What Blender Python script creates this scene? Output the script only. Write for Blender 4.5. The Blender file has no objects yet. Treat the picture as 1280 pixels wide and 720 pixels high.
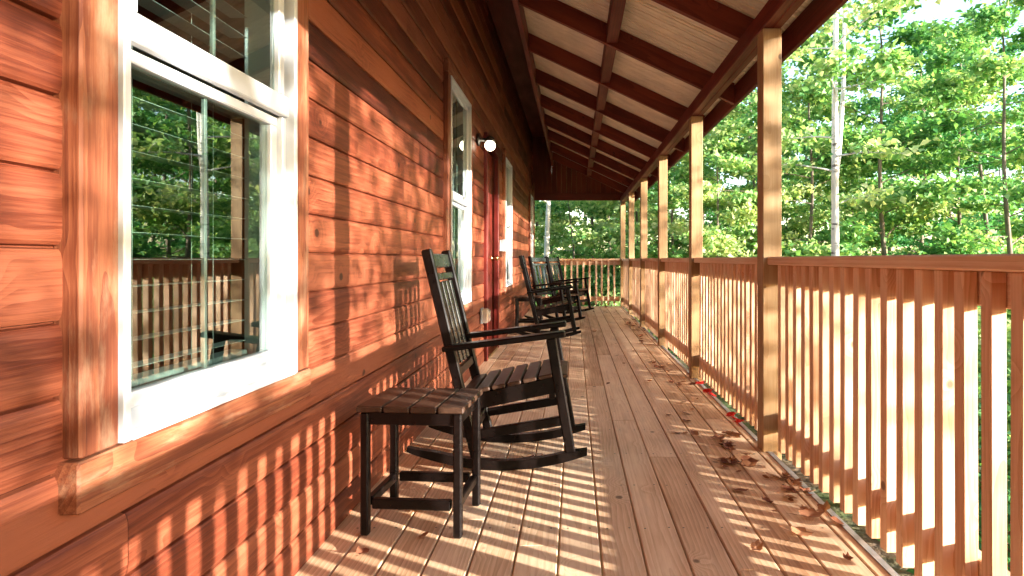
import bpy, bmesh, math, random
import numpy as np
from mathutils import Vector, Matrix

random.seed(7)
rng = np.random.default_rng(7)
sc = bpy.context.scene
COL = sc.collection
R = math.radians
H = 0.96                                   # eye height above the boards
EL = R(11.0)                               # sun elevation
SUN = Vector((math.cos(EL) * 0.878, -math.cos(EL) * 0.479, math.sin(EL))).normalized()

# ------------------------------------------------------------------ materials
def new_mat(name):
    m = bpy.data.materials.new(name)
    m.use_nodes = True
    nt = m.node_tree
    b = nt.nodes['Principled BSDF']
    return m, nt, b

def N(nt, typ, **kw):
    n = nt.nodes.new(typ)
    for k, v in kw.items():
        if k in n.inputs.keys():
            n.inputs[k].default_value = v
        else:
            setattr(n, k, v)
    return n

def L(nt, a, b):
    nt.links.new(a, b)

def math_n(nt, op, a, b=None, clamp=False):
    n = nt.nodes.new('ShaderNodeMath')
    n.operation = op
    n.use_clamp = clamp
    for i, v in enumerate((a, b)):
        if v is None:
            continue
        if isinstance(v, (int, float)):
            n.inputs[i].default_value = v
        else:
            L(nt, v, n.inputs[i])
    return n.outputs[0]

def mix_c(nt, fac, a, b, blend='MIX'):
    n = nt.nodes.new('ShaderNodeMix')
    n.data_type = 'RGBA'
    n.blend_type = blend
    for sock, v in ((n.inputs[0], fac), (n.inputs[6], a), (n.inputs[7], b)):
        if isinstance(v, (int, float)):
            sock.default_value = v
        elif isinstance(v, tuple):
            sock.default_value = (*v, 1)
        else:
            L(nt, v, sock)
    return n.outputs[2]

def ramp(nt, fac, stops):
    n = nt.nodes.new('ShaderNodeValToRGB')
    e = n.color_ramp.elements
    while len(e) < len(stops):
        e.new(0.5)
    for el, (p, c) in zip(e, stops):
        el.position = p
        el.color = (*c, 1) if len(c) == 3 else c
    L(nt, fac, n.inputs[0])
    return n.outputs[0]

def wood(name, light, mid, dark, rough=0.5, knots=1.0, ring=26.0, bump=0.25, wear=None, vary=0.22, spec=0.35, ringamt=0.42, fineamt=0.42):
    """grain runs along x of the 'gc' attribute; every board has its own offset and tone"""
    m, nt, b = new_mat(name)
    at = N(nt, 'ShaderNodeAttribute', attribute_name='gc')
    rn = N(nt, 'ShaderNodeAttribute', attribute_name='rnd')
    oi = N(nt, 'ShaderNodeObjectInfo')
    r1 = math_n(nt, 'FRACT', math_n(nt, 'ADD', rn.outputs['Fac'], oi.outputs['Random']))
    off = N(nt, 'ShaderNodeCombineXYZ')
    L(nt, math_n(nt, 'MULTIPLY', oi.outputs['Random'], 37.0), off.inputs[0])
    L(nt, math_n(nt, 'MULTIPLY', oi.outputs['Random'], 0.11), off.inputs[1])
    add = N(nt, 'ShaderNodeVectorMath', operation='ADD')
    L(nt, at.outputs['Vector'], add.inputs[0]); L(nt, off.outputs[0], add.inputs[1])
    P = add.outputs[0]
    def mp(scale):
        n = N(nt, 'ShaderNodeMapping')
        n.inputs['Scale'].default_value = scale
        L(nt, P, n.inputs['Vector'])
        return n.outputs[0]
    # knots
    vor = N(nt, 'ShaderNodeTexVoronoi', feature='F1'); vor.inputs['Scale'].default_value = 5.0
    L(nt, mp((0.85, 1, 1)), vor.inputs['Vector'])
    kd = vor.outputs['Distance']
    knot = N(nt, 'ShaderNodeMapRange', interpolation_type='SMOOTHSTEP')
    knot.inputs[1].default_value = 0.085; knot.inputs[2].default_value = 0.055
    L(nt, kd, knot.inputs[0])
    kpull = N(nt, 'ShaderNodeMapRange', interpolation_type='SMOOTHSTEP')
    kpull.inputs[1].default_value = 0.33; kpull.inputs[2].default_value = 0.05
    L(nt, kd, kpull.inputs[0])
    # growth rings
    nz = N(nt, 'ShaderNodeTexNoise'); nz.inputs['Scale'].default_value = 1.0; nz.inputs['Detail'].default_value = 2.0
    L(nt, mp((0.9, 5, 5)), nz.inputs['Vector'])
    wob = math_n(nt, 'MULTIPLY', nz.outputs['Fac'], 0.075)
    wob = math_n(nt, 'ADD', wob, math_n(nt, 'MULTIPLY', kpull.outputs[0], 0.035))
    comb = N(nt, 'ShaderNodeCombineXYZ')
    L(nt, wob, comb.inputs[1]); L(nt, wob, comb.inputs[2])
    add2 = N(nt, 'ShaderNodeVectorMath', operation='ADD')
    L(nt, P, add2.inputs[0]); L(nt, comb.outputs[0], add2.inputs[1])
    wv = N(nt, 'ShaderNodeTexWave', wave_type='RINGS', rings_direction='X', wave_profile='SAW')
    wv.inputs['Scale'].default_value = ring; wv.inputs['Distortion'].default_value = 0.6
    wv.inputs['Detail'].default_value = 1.0; wv.inputs['Detail Scale'].default_value = 1.0
    L(nt, add2.outputs[0], wv.inputs['Vector'])
    # fine streaks and broad mottling
    fine = N(nt, 'ShaderNodeTexNoise'); fine.inputs['Scale'].default_value = 1.0; fine.inputs['Detail'].default_value = 5.0
    fine.inputs['Roughness'].default_value = 0.65
    L(nt, mp((5, 130, 130)), fine.inputs['Vector'])
    broad = N(nt, 'ShaderNodeTexNoise'); broad.inputs['Scale'].default_value = 1.0; broad.inputs['Detail'].default_value = 4.0
    L(nt, mp((2.2, 9, 9)), broad.inputs['Vector'])
    f = math_n(nt, 'MULTIPLY', wv.outputs['Fac'], ringamt)
    f = math_n(nt, 'ADD', f, (0.42 - ringamt) * 0.5)
    f = math_n(nt, 'ADD', f, math_n(nt, 'ADD', math_n(nt, 'MULTIPLY', math_n(nt, 'SUBTRACT', fine.outputs['Fac'], 0.5), fineamt * 1.5), 0.21))
    pore = N(nt, 'ShaderNodeTexNoise'); pore.inputs['Scale'].default_value = 1.0; pore.inputs['Detail'].default_value = 3.0
    L(nt, mp((9, 430, 430)), pore.inputs['Vector'])
    f = math_n(nt, 'ADD', f, math_n(nt, 'MULTIPLY', math_n(nt, 'SUBTRACT', pore.outputs['Fac'], 0.5), 0.55))
    f = math_n(nt, 'ADD', f, math_n(nt, 'MULTIPLY', math_n(nt, 'SUBTRACT', broad.outputs['Fac'], 0.5), 1.1))
    f = math_n(nt, 'ADD', f, math_n(nt, 'MULTIPLY', math_n(nt, 'SUBTRACT', r1, 0.5), vary * 1.6))
    col = ramp(nt, f, [(0.05, light), (0.45, mid), (0.95, dark)])
    kc = tuple(c * 0.35 for c in dark)
    col = mix_c(nt, math_n(nt, 'MULTIPLY', knot.outputs[0], 0.85 * knots), col, kc)
    if wear:
        wn = N(nt, 'ShaderNodeTexNoise'); wn.inputs['Scale'].default_value = 1.0; wn.inputs['Detail'].default_value = 7.0
        wn.inputs['Roughness'].default_value = 0.7
        L(nt, mp((3.0, 14, 14)), wn.inputs['Vector'])
        wf = N(nt, 'ShaderNodeMapRange'); wf.inputs[1].default_value = 0.5; wf.inputs[2].default_value = 0.72
        wf.inputs[4].default_value = wear[1]
        L(nt, wn.outputs['Fac'], wf.inputs[0])
        col = mix_c(nt, wf.outputs[0], col, wear[0])
    L(nt, col, b.inputs['Base Color'])
    rr = N(nt, 'ShaderNodeMapRange'); rr.inputs[3].default_value = rough - 0.1; rr.inputs[4].default_value = rough + 0.18
    L(nt, broad.outputs['Fac'], rr.inputs[0]); L(nt, rr.outputs[0], b.inputs['Roughness'])
    b.inputs['Specular IOR Level'].default_value = spec
    bp = N(nt, 'ShaderNodeBump'); bp.inputs['Strength'].default_value = bump; bp.inputs['Distance'].default_value = 0.004
    hh = math_n(nt, 'ADD', math_n(nt, 'MULTIPLY', fine.outputs['Fac'], 0.8), math_n(nt, 'MULTIPLY', wv.outputs['Fac'], 0.3))
    L(nt, hh, bp.inputs['Height']); L(nt, bp.outputs[0], b.inputs['Normal'])
    return m

def plain(name, col, rough=0.5, spec=0.5, noise=0.12, nscale=30, bump=0.0, metallic=0.0):
    m, nt, b = new_mat(name)
    tc = N(nt, 'ShaderNodeTexCoord')
    nz = N(nt, 'ShaderNodeTexNoise'); nz.inputs['Scale'].default_value = nscale; nz.inputs['Detail'].default_value = 6
    L(nt, tc.outputs['Object'], nz.inputs['Vector'])
    c = ramp(nt, nz.outputs['Fac'], [(0.3, tuple(x * (1 - noise) for x in col)), (0.7, tuple(min(1, x * (1 + noise)) for x in col))])
    L(nt, c, b.inputs['Base Color'])
    r = N(nt, 'ShaderNodeMapRange'); r.inputs[3].default_value = max(0.02, rough - 0.1); r.inputs[4].default_value = rough + 0.12
    L(nt, nz.outputs['Fac'], r.inputs[0]); L(nt, r.outputs[0], b.inputs['Roughness'])
    b.inputs['Specular IOR Level'].default_value = spec
    b.inputs['Metallic'].default_value = metallic
    if bump:
        bp = N(nt, 'ShaderNodeBump'); bp.inputs['Strength'].default_value = bump; bp.inputs['Distance'].default_value = 0.003
        L(nt, nz.outputs['Fac'], bp.inputs['Height']); L(nt, bp.outputs[0], b.inputs['Normal'])
    return m

M = {}
M['log'] = wood('stained_log_siding', (0.29, 0.086, 0.041), (0.15, 0.032, 0.0135), (0.05, 0.009, 0.0043), rough=0.42, ring=17, vary=0.62, bump=0.4, ringamt=0.24, fineamt=0.6)
M['trim'] = wood('weathered_stained_trim', (0.31, 0.105, 0.046), (0.19, 0.05, 0.021), (0.095, 0.024, 0.011), rough=0.6, ring=24, bump=0.45,
                 wear=((0.42, 0.28, 0.17), 0.75), fineamt=0.8)
M['roofwood'] = wood('red_stained_roof_timber', (0.19, 0.032, 0.013), (0.125, 0.018, 0.008), (0.06, 0.009, 0.005), rough=0.5, ring=20, bump=0.2)
M['deck'] = wood('pine_deck_boards', (0.84, 0.60, 0.39), (0.70, 0.45, 0.265), (0.44, 0.24, 0.125), rough=0.5, ring=20, vary=0.4, bump=0.3, fineamt=0.45,
                 wear=((0.42, 0.27, 0.17), 0.4))
M['rail'] = wood('fresh_pine_railing', (0.80, 0.56, 0.37), (0.73, 0.46, 0.285), (0.54, 0.28, 0.15), rough=0.5, ring=24, vary=0.35, bump=0.22)
M['post'] = wood('pine_post_wood', (0.47, 0.32, 0.175), (0.37, 0.225, 0.105), (0.23, 0.12, 0.05), rough=0.55, ring=13, vary=0.35, bump=0.25, ringamt=0.22)
M['doorwood'] = wood('dark_red_door_wood', (0.15, 0.015, 0.008), (0.10, 0.008, 0.005), (0.05, 0.005, 0.004), rough=0.4, ring=24)
M['white'] = plain('white_vinyl', (0.62, 0.65, 0.68), rough=0.32, noise=0.03, nscale=12)
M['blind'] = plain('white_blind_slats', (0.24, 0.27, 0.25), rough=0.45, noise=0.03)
M['black'] = plain('black_poly_lumber', (0.0055, 0.0033, 0.0028), rough=0.30, spec=0.2, noise=0.3, nscale=60, bump=0.12)
M['brownblack'] = plain('dark_brown_slats', (0.055, 0.028, 0.017), rough=0.42, spec=0.3, noise=0.35, nscale=45, bump=0.2)
M['slat'] = plain('greenish_black_slats', (0.022, 0.027, 0.023), rough=0.28, spec=0.75, noise=0.25, nscale=40, bump=0.1)
M['metalgrey'] = plain('grey_flashing', (0.33, 0.34, 0.35), rough=0.4, noise=0.2, metallic=0.4)
M['iron'] = plain('black_iron', (0.02, 0.02, 0.02), rough=0.4)
M['brass'] = plain('aged_brass', (0.5, 0.34, 0.14), rough=0.3, metallic=1.0)
M['room'] = plain('dim_interior', (0.10, 0.085, 0.07), rough=0.8)
M['roofpanel'] = plain('cream_roof_panel', (0.80, 0.73, 0.57), rough=0.55, noise=0.12, nscale=6)
M['shingle'] = plain('dark_roof_shingle', (0.06, 0.05, 0.045), rough=0.85, noise=0.3)

def glass_mat(name, ior=2.7, tint=(0.86, 0.95, 0.92)):
    m, nt, b = new_mat(name)
    nt.nodes.remove(b)
    out = [n for n in nt.nodes if n.type == 'OUTPUT_MATERIAL'][0]
    tr = N(nt, 'ShaderNodeBsdfTransparent'); tr.inputs[0].default_value = (*tint, 1)
    gl = N(nt, 'ShaderNodeBsdfGlossy'); gl.inputs['Roughness'].default_value = 0.0
    gl.inputs['Color'].default_value = (0.93, 1.0, 0.97, 1)
    fr = N(nt, 'ShaderNodeFresnel'); fr.inputs['IOR'].default_value = ior
    geo = N(nt, 'ShaderNodeTexCoord')
    nz = N(nt, 'ShaderNodeTexNoise'); nz.inputs['Scale'].default_value = 2.2; nz.inputs['Detail'].default_value = 0
    L(nt, geo.outputs['Object'], nz.inputs['Vector'])
    bp = N(nt, 'ShaderNodeBump'); bp.inputs['Strength'].default_value = 0.12; bp.inputs['Distance'].default_value = 0.004
    L(nt, nz.outputs['Fac'], bp.inputs['Height'])
    L(nt, bp.outputs[0], gl.inputs['Normal'])
    mx = N(nt, 'ShaderNodeMixShader')
    gb = N(nt, 'ShaderNodeNewGeometry')
    L(nt, math_n(nt, 'MULTIPLY', fr.outputs[0], math_n(nt, 'SUBTRACT', 1.0, gb.outputs['Backfacing'])), mx.inputs[0]); L(nt, tr.outputs[0], mx.inputs[1]); L(nt, gl.outputs[0], mx.inputs[2])
    L(nt, mx.outputs[0], out.inputs[0])
    return m
M['glass'] = glass_mat('window_glass')

def frosted(name):
    m, nt, b = new_mat(name)
    b.inputs['Base Color'].default_value = (0.75, 0.66, 0.55, 1)
    b.inputs['Roughness'].default_value = 0.25
    b.inputs['Transmission Weight'].default_value = 0.55
    return m
M['cover'] = frosted('clear_plastic_cover')

def glow(name):
    m, nt, b = new_mat(name)
    b.inputs['Base Color'].default_value = (0.9, 0.88, 0.8, 1)
    b.inputs['Emission Color'].default_value = (1.0, 0.86, 0.62, 1)
    b.inputs['Emission Strength'].default_value = 2.5
    return m
M['lamp'] = glow('lit_lamp_globe')

def leaf_mat(name, stops, trans=0.45, rough=0.5):
    m, nt, b = new_mat(name)
    out = [n for n in nt.nodes if n.type == 'OUTPUT_MATERIAL'][0]
    rn = N(nt, 'ShaderNodeAttribute', attribute_name='rnd')
    oi = N(nt, 'ShaderNodeObjectInfo')
    f = math_n(nt, 'ADD', rn.outputs['Fac'], math_n(nt, 'MULTIPLY', math_n(nt, 'SUBTRACT', oi.outputs['Random'], 0.5), 0.45))
    col = ramp(nt, f, stops)
    L(nt, col, b.inputs['Base Color'])
    b.inputs['Roughness'].default_value = rough
    b.inputs['Specular IOR Level'].default_value = 0.3
    tl = N(nt, 'ShaderNodeBsdfTranslucent')
    tc = mix_c(nt, 1.0, col, (1.0, 1.0, 0.55), 'MULTIPLY')
    L(nt, tc, tl.inputs[0])
    mx = N(nt, 'ShaderNodeMixShader'); mx.inputs[0].default_value = trans
    L(nt, b.outputs[0], mx.inputs[1]); L(nt, tl.outputs[0], mx.inputs[2])
    L(nt, mx.outputs[0], out.inputs[0])
    return m
GREENS = [(0.0, (0.06, 0.20, 0.06)), (0.28, (0.16, 0.37, 0.11)), (0.55, (0.38, 0.54, 0.20)), (1.0, (0.68, 0.69, 0.38))]
M['leaf'] = leaf_mat('green_leaves', GREENS)
M['leafdark'] = leaf_mat('deep_green_leaves', [(0.0, (0.045, 0.20, 0.07)), (0.5, (0.13, 0.37, 0.12)), (1.0, (0.34, 0.52, 0.18))])
M['shadeleaf'] = leaf_mat('opaque_shade_leaves', [(0.0, (0.015, 0.045, 0.015)), (1.0, (0.04, 0.085, 0.025))], trans=0.08)  # kept dark and nearly opaque so the unseen shade trees block sun
M['dry'] = leaf_mat('dry_brown_leaf', [(0.0, (0.13, 0.04, 0.022)), (0.5, (0.24, 0.085, 0.045)), (1.0, (0.42, 0.20, 0.10))], trans=0.15, rough=0.65)
M['redleaf'] = leaf_mat('bright_red_leaf', [(0.0, (0.55, 0.02, 0.02)), (1.0, (0.7, 0.05, 0.03))], trans=0.3)

def bark(name, c1, c2, sc_=(9, 9, 2.0), marks=None):
    m, nt, b = new_mat(name)
    tc = N(nt, 'ShaderNodeTexCoord')
    mp = N(nt, 'ShaderNodeMapping'); mp.inputs['Scale'].default_value = sc_
    L(nt, tc.outputs['Object'], mp.inputs['Vector'])
    nz = N(nt, 'ShaderNodeTexNoise'); nz.inputs['Scale'].default_value = 2.0; nz.inputs['Detail'].default_value = 8
    L(nt, mp.outputs[0], nz.inputs['Vector'])
    c = ramp(nt, nz.outputs['Fac'], [(0.3, c1), (0.7, c2)])
    if marks:
        mp2 = N(nt, 'ShaderNodeMapping'); mp2.inputs['Scale'].default_value = (3, 3, 11)
        L(nt, tc.outputs['Object'], mp2.inputs['Vector'])
        n2 = N(nt, 'ShaderNodeTexNoise'); n2.inputs['Scale'].default_value = 1.6; n2.inputs['Detail'].default_value = 4
        L(nt, mp2.outputs[0], n2.inputs['Vector'])
        mr = N(nt, 'ShaderNodeMapRange'); mr.inputs[1].default_value = 0.6; mr.inputs[2].default_value = 0.68
        L(nt, n2.outputs['Fac'], mr.inputs[0])
        c = mix_c(nt, mr.outputs[0], c, marks)
    L(nt, c, b.inputs['Base Color'])
    b.inputs['Roughness'].default_value = 0.85
    bp = N(nt, 'ShaderNodeBump'); bp.inputs['Strength'].default_value = 0.5; bp.inputs['Distance'].default_value = 0.02
    L(nt, nz.outputs['Fac'], bp.inputs['Height']); L(nt, bp.outputs[0], b.inputs['Normal'])
    return m
M['bark'] = bark('grey_brown_bark', (0.09, 0.065, 0.045), (0.24, 0.19, 0.14))
M['paletrunk'] = bark('pale_birch_bark', (0.48, 0.45, 0.39), (0.68, 0.66, 0.60), marks=(0.10, 0.085, 0.07))

def ground_mat():
    m, nt, b = new_mat('forest_floor')
    tc = N(nt, 'ShaderNodeTexCoord')
    nz = N(nt, 'ShaderNodeTexNoise'); nz.inputs['Scale'].default_value = 0.9; nz.inputs['Detail'].default_value = 10
    L(nt, tc.outputs['Object'], nz.inputs['Vector'])
    n2 = N(nt, 'ShaderNodeTexNoise'); n2.inputs['Scale'].default_value = 14; n2.inputs['Detail'].default_value = 8
    L(nt, tc.outputs['Object'], n2.inputs['Vector'])
    a = ramp(nt, n2.outputs['Fac'], [(0.3, (0.05, 0.03, 0.018)), (0.55, (0.15, 0.09, 0.05)), (0.75, (0.24, 0.16, 0.09))])
    g = ramp(nt, n2.outputs['Fac'], [(0.3, (0.03, 0.06, 0.015)), (0.7, (0.09, 0.13, 0.03))])
    mr = N(nt, 'ShaderNodeMapRange'); mr.inputs[1].default_value = 0.45; mr.inputs[2].default_value = 0.6
    L(nt, nz.outputs['Fac'], mr.inputs[0])
    L(nt, mix_c(nt, mr.outputs[0], a, g), b.inputs['Base Color'])
    b.inputs['Roughness'].default_value = 0.95
    bp = N(nt, 'ShaderNodeBump'); bp.inputs['Distance'].default_value = 0.05
    L(nt, n2.outputs['Fac'], bp.inputs['Height']); L(nt, bp.outputs[0], b.inputs['Normal'])
    return m
M['ground'] = ground_mat()

# ------------------------------------------------------------------ mesh builder
class MB:
    def __init__(self):
        self.v = []; self.f = []; self.gc = []; self.rn = []
    def add(self, verts, faces, gcs=None, rnd=None):
        o = len(self.v)
        self.v += [tuple(p) for p in verts]
        self.f += [tuple(i + o for i in fc) for fc in faces]
        self.gc += [tuple(g) for g in (gcs if gcs is not None else verts)]
        r = random.random() if rnd is None else rnd
        self.rn += [r] * len(verts)
        return self
    def box(self, lo, hi, axis=None, bev=0.003, mat=None, twist=None):
        """chamfered box between two corners; axis = the way the grain runs"""
        lo = Vector(lo); hi = Vector(hi)
        c = (lo + hi) / 2; h = (hi - lo) / 2
        bev = min(bev, min(h) * 0.45)
        if axis is None:
            axis = max(range(3), key=lambda i: h[i])
        o1, o2 = [i for i in range(3) if i != axis]
        off = (random.uniform(0, 40), random.uniform(-0.09, 0.09), random.uniform(-0.09, 0.09))
        idx = {}; vs = []; gs = []
        for sx in (-1, 1):
            for sy in (-1, 1):
                for sz in (-1, 1):
                    s = (sx, sy, sz)
                    for a in range(3):
                        p = [s[i] * (h[i] if i == a else h[i] - bev) for i in range(3)]
                        idx[(s, a)] = len(vs)
                        gs.append((p[axis] + off[0], p[o1] + off[1], p[o2] + off[2]))
                        q = Vector(p)
                        if twist:
                            q = twist @ q
                        q = q + c
                        if mat:
                            q = mat @ q
                        vs.append(q)
        fs = []
        for a in range(3):
            b1, b2 = [i for i in range(3) if i != a]
            for s in (-1, 1):
                loop = []
                for (u, w) in ((-1, -1), (1, -1), (1, 1), (-1, 1)):
                    k = [0, 0, 0]; k[a] = s; k[b1] = u; k[b2] = w
                    loop.append(idx[(tuple(k), a)])
                fs.append(loop)
            for u in (-1, 1):
                for w in (-1, 1):
                    k0 = [0, 0, 0]; k0[a] = -1; k0[b1] = u; k0[b2] = w
                    k1 = list(k0); k1[a] = 1
                    k0 = tuple(k0); k1 = tuple(k1)
                    fs.append([idx[(k0, b1)], idx[(k1, b1)], idx[(k1, b2)], idx[(k0, b2)]])
        for sx in (-1, 1):
            for sy in (-1, 1):
                for sz in (-1, 1):
                    s = (sx, sy, sz)
                    fs.append([idx[(s, 0)], idx[(s, 1)], idx[(s, 2)]])
        return self.add(vs, fs, gs)
    def beam(self, p, q, w, t, bev=0.003, up=(0, 0, 1), mat=None):
        """bar from p to q; w = size across (sideways), t = size along 'up'"""
        p = Vector(p); q = Vector(q)
        d = q - p; ln = d.length; x = d.normalized()
        upv = Vector(up)
        y = upv.cross(x)
        if y.length < 1e-5:
            y = Vector((0, 1, 0))
        y.normalize(); z = x.cross(y)
        m = Matrix(((x.x, y.x, z.x, 0), (x.y, y.y, z.y, 0), (x.z, y.z, z.z, 0), (0, 0, 0, 1)))
        m = Matrix.Translation((p + q) / 2) @ m
        if mat:
            m = mat @ m
        return self.box((-ln / 2, -w / 2, -t / 2), (ln / 2, w / 2, t / 2), axis=0, bev=bev, mat=m)
    def tube(self, pts, rad, n=8, cap=True):
        pts = [Vector(p) for p in pts]
        vs = []; fs = []
        a = None
        for i, p in enumerate(pts):
            d = (pts[min(i + 1, len(pts) - 1)] - pts[max(i - 1, 0)]).normalized()
            if a is None:
                a = d.cross(Vector((0.31, 0.2, 0.93)))
                if a.length < 1e-3:
                    a = d.cross(Vector((1, 0, 0)))
            a = (a - d * a.dot(d)).normalized(); b = d.cross(a)
            for k in range(n):
                t = 2 * math.pi * k / n
                vs.append(p + (a * math.cos(t) + b * math.sin(t)) * rad[i])
        for i in range(len(pts) - 1):
            for k in range(n):
                k2 = (k + 1) % n
                fs.append((i * n + k, i * n + k2, (i + 1) * n + k2, (i + 1) * n + k))
        if cap:
            fs.append(tuple(range(n))[::-1]); fs.append(tuple((len(pts) - 1) * n + k for k in range(n)))
        return self.add(vs, fs)
    def lathe(self, prof, c, n=24, mat=None):
        c = Vector(c); vs = []; fs = []
        for (r, z) in prof:
            for k in range(n):
                t = 2 * math.pi * k / n
                q = Vector((r * math.cos(t), r * math.sin(t), z))
                if mat: q = mat @ q
                vs.append(c + q)
        for i in range(len(prof) - 1):
            for k in range(n):
                k2 = (k + 1) % n
                fs.append((i * n + k, i * n + k2, (i + 1) * n + k2, (i + 1) * n + k))
        fs.append(tuple(range(n))[::-1]); fs.append(tuple((len(prof) - 1) * n + k for k in range(n)))
        return self.add(vs, fs)
    def mesh(self, name, mat, smooth=False, recalc=True):
        me = bpy.data.meshes.new(name)
        me.from_pydata(self.v, [], self.f)
        at = me.attributes.new('gc', 'FLOAT_VECTOR', 'POINT')
        at.data.foreach_set('vector', np.array(self.gc, dtype=np.float32).ravel())
        at = me.attributes.new('rnd', 'FLOAT', 'POINT')
        at.data.foreach_set('value', np.array(self.rn, dtype=np.float32))
        if recalc:
            bm = bmesh.new(); bm.from_mesh(me)
            bmesh.ops.recalc_face_normals(bm, faces=bm.faces)
            bm.to_mesh(me); bm.free()
        if smooth:
            me.polygons.foreach_set('use_smooth', [True] * len(me.polygons))
        me.materials.append(M[mat])
        me.update()
        return me
    def build(self, name, mat, parent=None, loc=None, **kw):
        return link(name, self.mesh(name, mat, **kw), parent, loc)

def link(name, me, parent=None, loc=None):
    o = bpy.data.objects.new(name, me)
    COL.objects.link(o)
    if parent: o.parent = parent
    if loc is not None: o.location = loc
    return o

def thing(name, label, cat, loc=(0, 0, 0), rz=0, group=None):
    o = bpy.data.objects.new(name, None)
    o.empty_display_size = 0.1
    COL.objects.link(o)
    o.location = loc; o.rotation_euler = (0, 0, rz)
    return tag(o, label, cat, group)

def tag(o, label=None, cat=None, group=None, kind=None):
    if label: o['label'] = label
    if cat: o['category'] = cat
    if group: o['group'] = group
    if kind: o['kind'] = kind
    return o

def dup(root, loc, rz=0, label=None, scale=1.0):
    r = root.copy(); COL.objects.link(r)
    r.location = loc; r.rotation_euler = (0, 0, rz); r.scale = (scale,) * 3
    if label: r['label'] = label
    for ch in list(root.children):
        c = ch.copy(); COL.objects.link(c); c.parent = r
        for g in list(ch.children):
            d = g.copy(); COL.objects.link(d); d.parent = c
    return r

# ------------------------------------------------------------------ porch deck (setting)
Y0, Y1 = -7.0, 12.27
deck = MB()
xs = [0.086 + 0.1385 * k for k in range(-7, 7)]
for a, b in zip(xs, xs[1:] + [0.984]):
    a0 = max(a, -0.868) + 0.0028; b0 = b - 0.0028
    cuts = [Y0]
    y = Y0 + random.uniform(1.2, 3.6)
    while y < Y1 - 0.8:
        cuts.append(y); y += random.choice((2.44, 3.05, 3.66))
    cuts.append(Y1)
    for c, d in zip(cuts, cuts[1:]):
        dz = random.uniform(-0.0012, 0.0008)
        deck.box((a0, c + 0.0012, -0.028 + dz), (b0, d - 0.0012, dz), axis=1, bev=0.0035)
deck_o = tag(deck.build('porch_deck', 'deck'), kind='structure')
j = MB()
yy = Y0 + 0.1
while yy < Y1:
    j.box((-0.86, yy, -0.24), (0.93, yy + 0.04, -0.031), axis=0); yy += 0.41
j.box((0.935, Y0, -0.26), (0.975, Y1, -0.031), axis=1)
j.build('joist', 'deck', deck_o)
MB().box((0.958, Y0, 0.0015), (0.983, Y1, 0.0048), axis=1, bev=0.001).build('edge_strip', 'metalgrey', deck_o)
sm = MB()                                           # screw heads, two at each joist
for a, b in zip(xs, xs[1:]):
    yy = Y0 + 0.12
    while yy < Y1:
        for px_ in (a + 0.028, b - 0.028):
            if px_ > -0.84:
                c = Vector((px_ + random.uniform(-.004, .004), yy + random.uniform(-.006, .006), 0.0))
                sm.add([c + Vector((0.0042 * math.cos(t), 0.0042 * math.sin(t), 0.0016)) for t in np.linspace(0, 2 * math.pi, 7)[:-1]], [tuple(range(6))])
        yy += 0.41
so = sm.build('screw_heads', 'iron', deck_o)
tag(so, kind='stuff')

# ------------------------------------------------------------------ cabin
cabin = thing('log_cabin', 'log sided cabin with red brown stained wall, white framed windows and door along the porch', 'cabin', (-0.85, 4.5, 0))
cab_inv = cabin.location.copy()
XG, XC = -0.858, -0.849        # groove and crest of the log courses
def cab(mb, name, mat, parent=None, **kw):
    """build in world coordinates, hang under the cabin (or one of its parts, which sit at the cabin's origin)"""
    mb.v = [(x - cab_inv.x, y - cab_inv.y, z - cab_inv.z) for x, y, z in mb.v]
    return mb.build(name, mat, parent or cabin, **kw)

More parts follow.
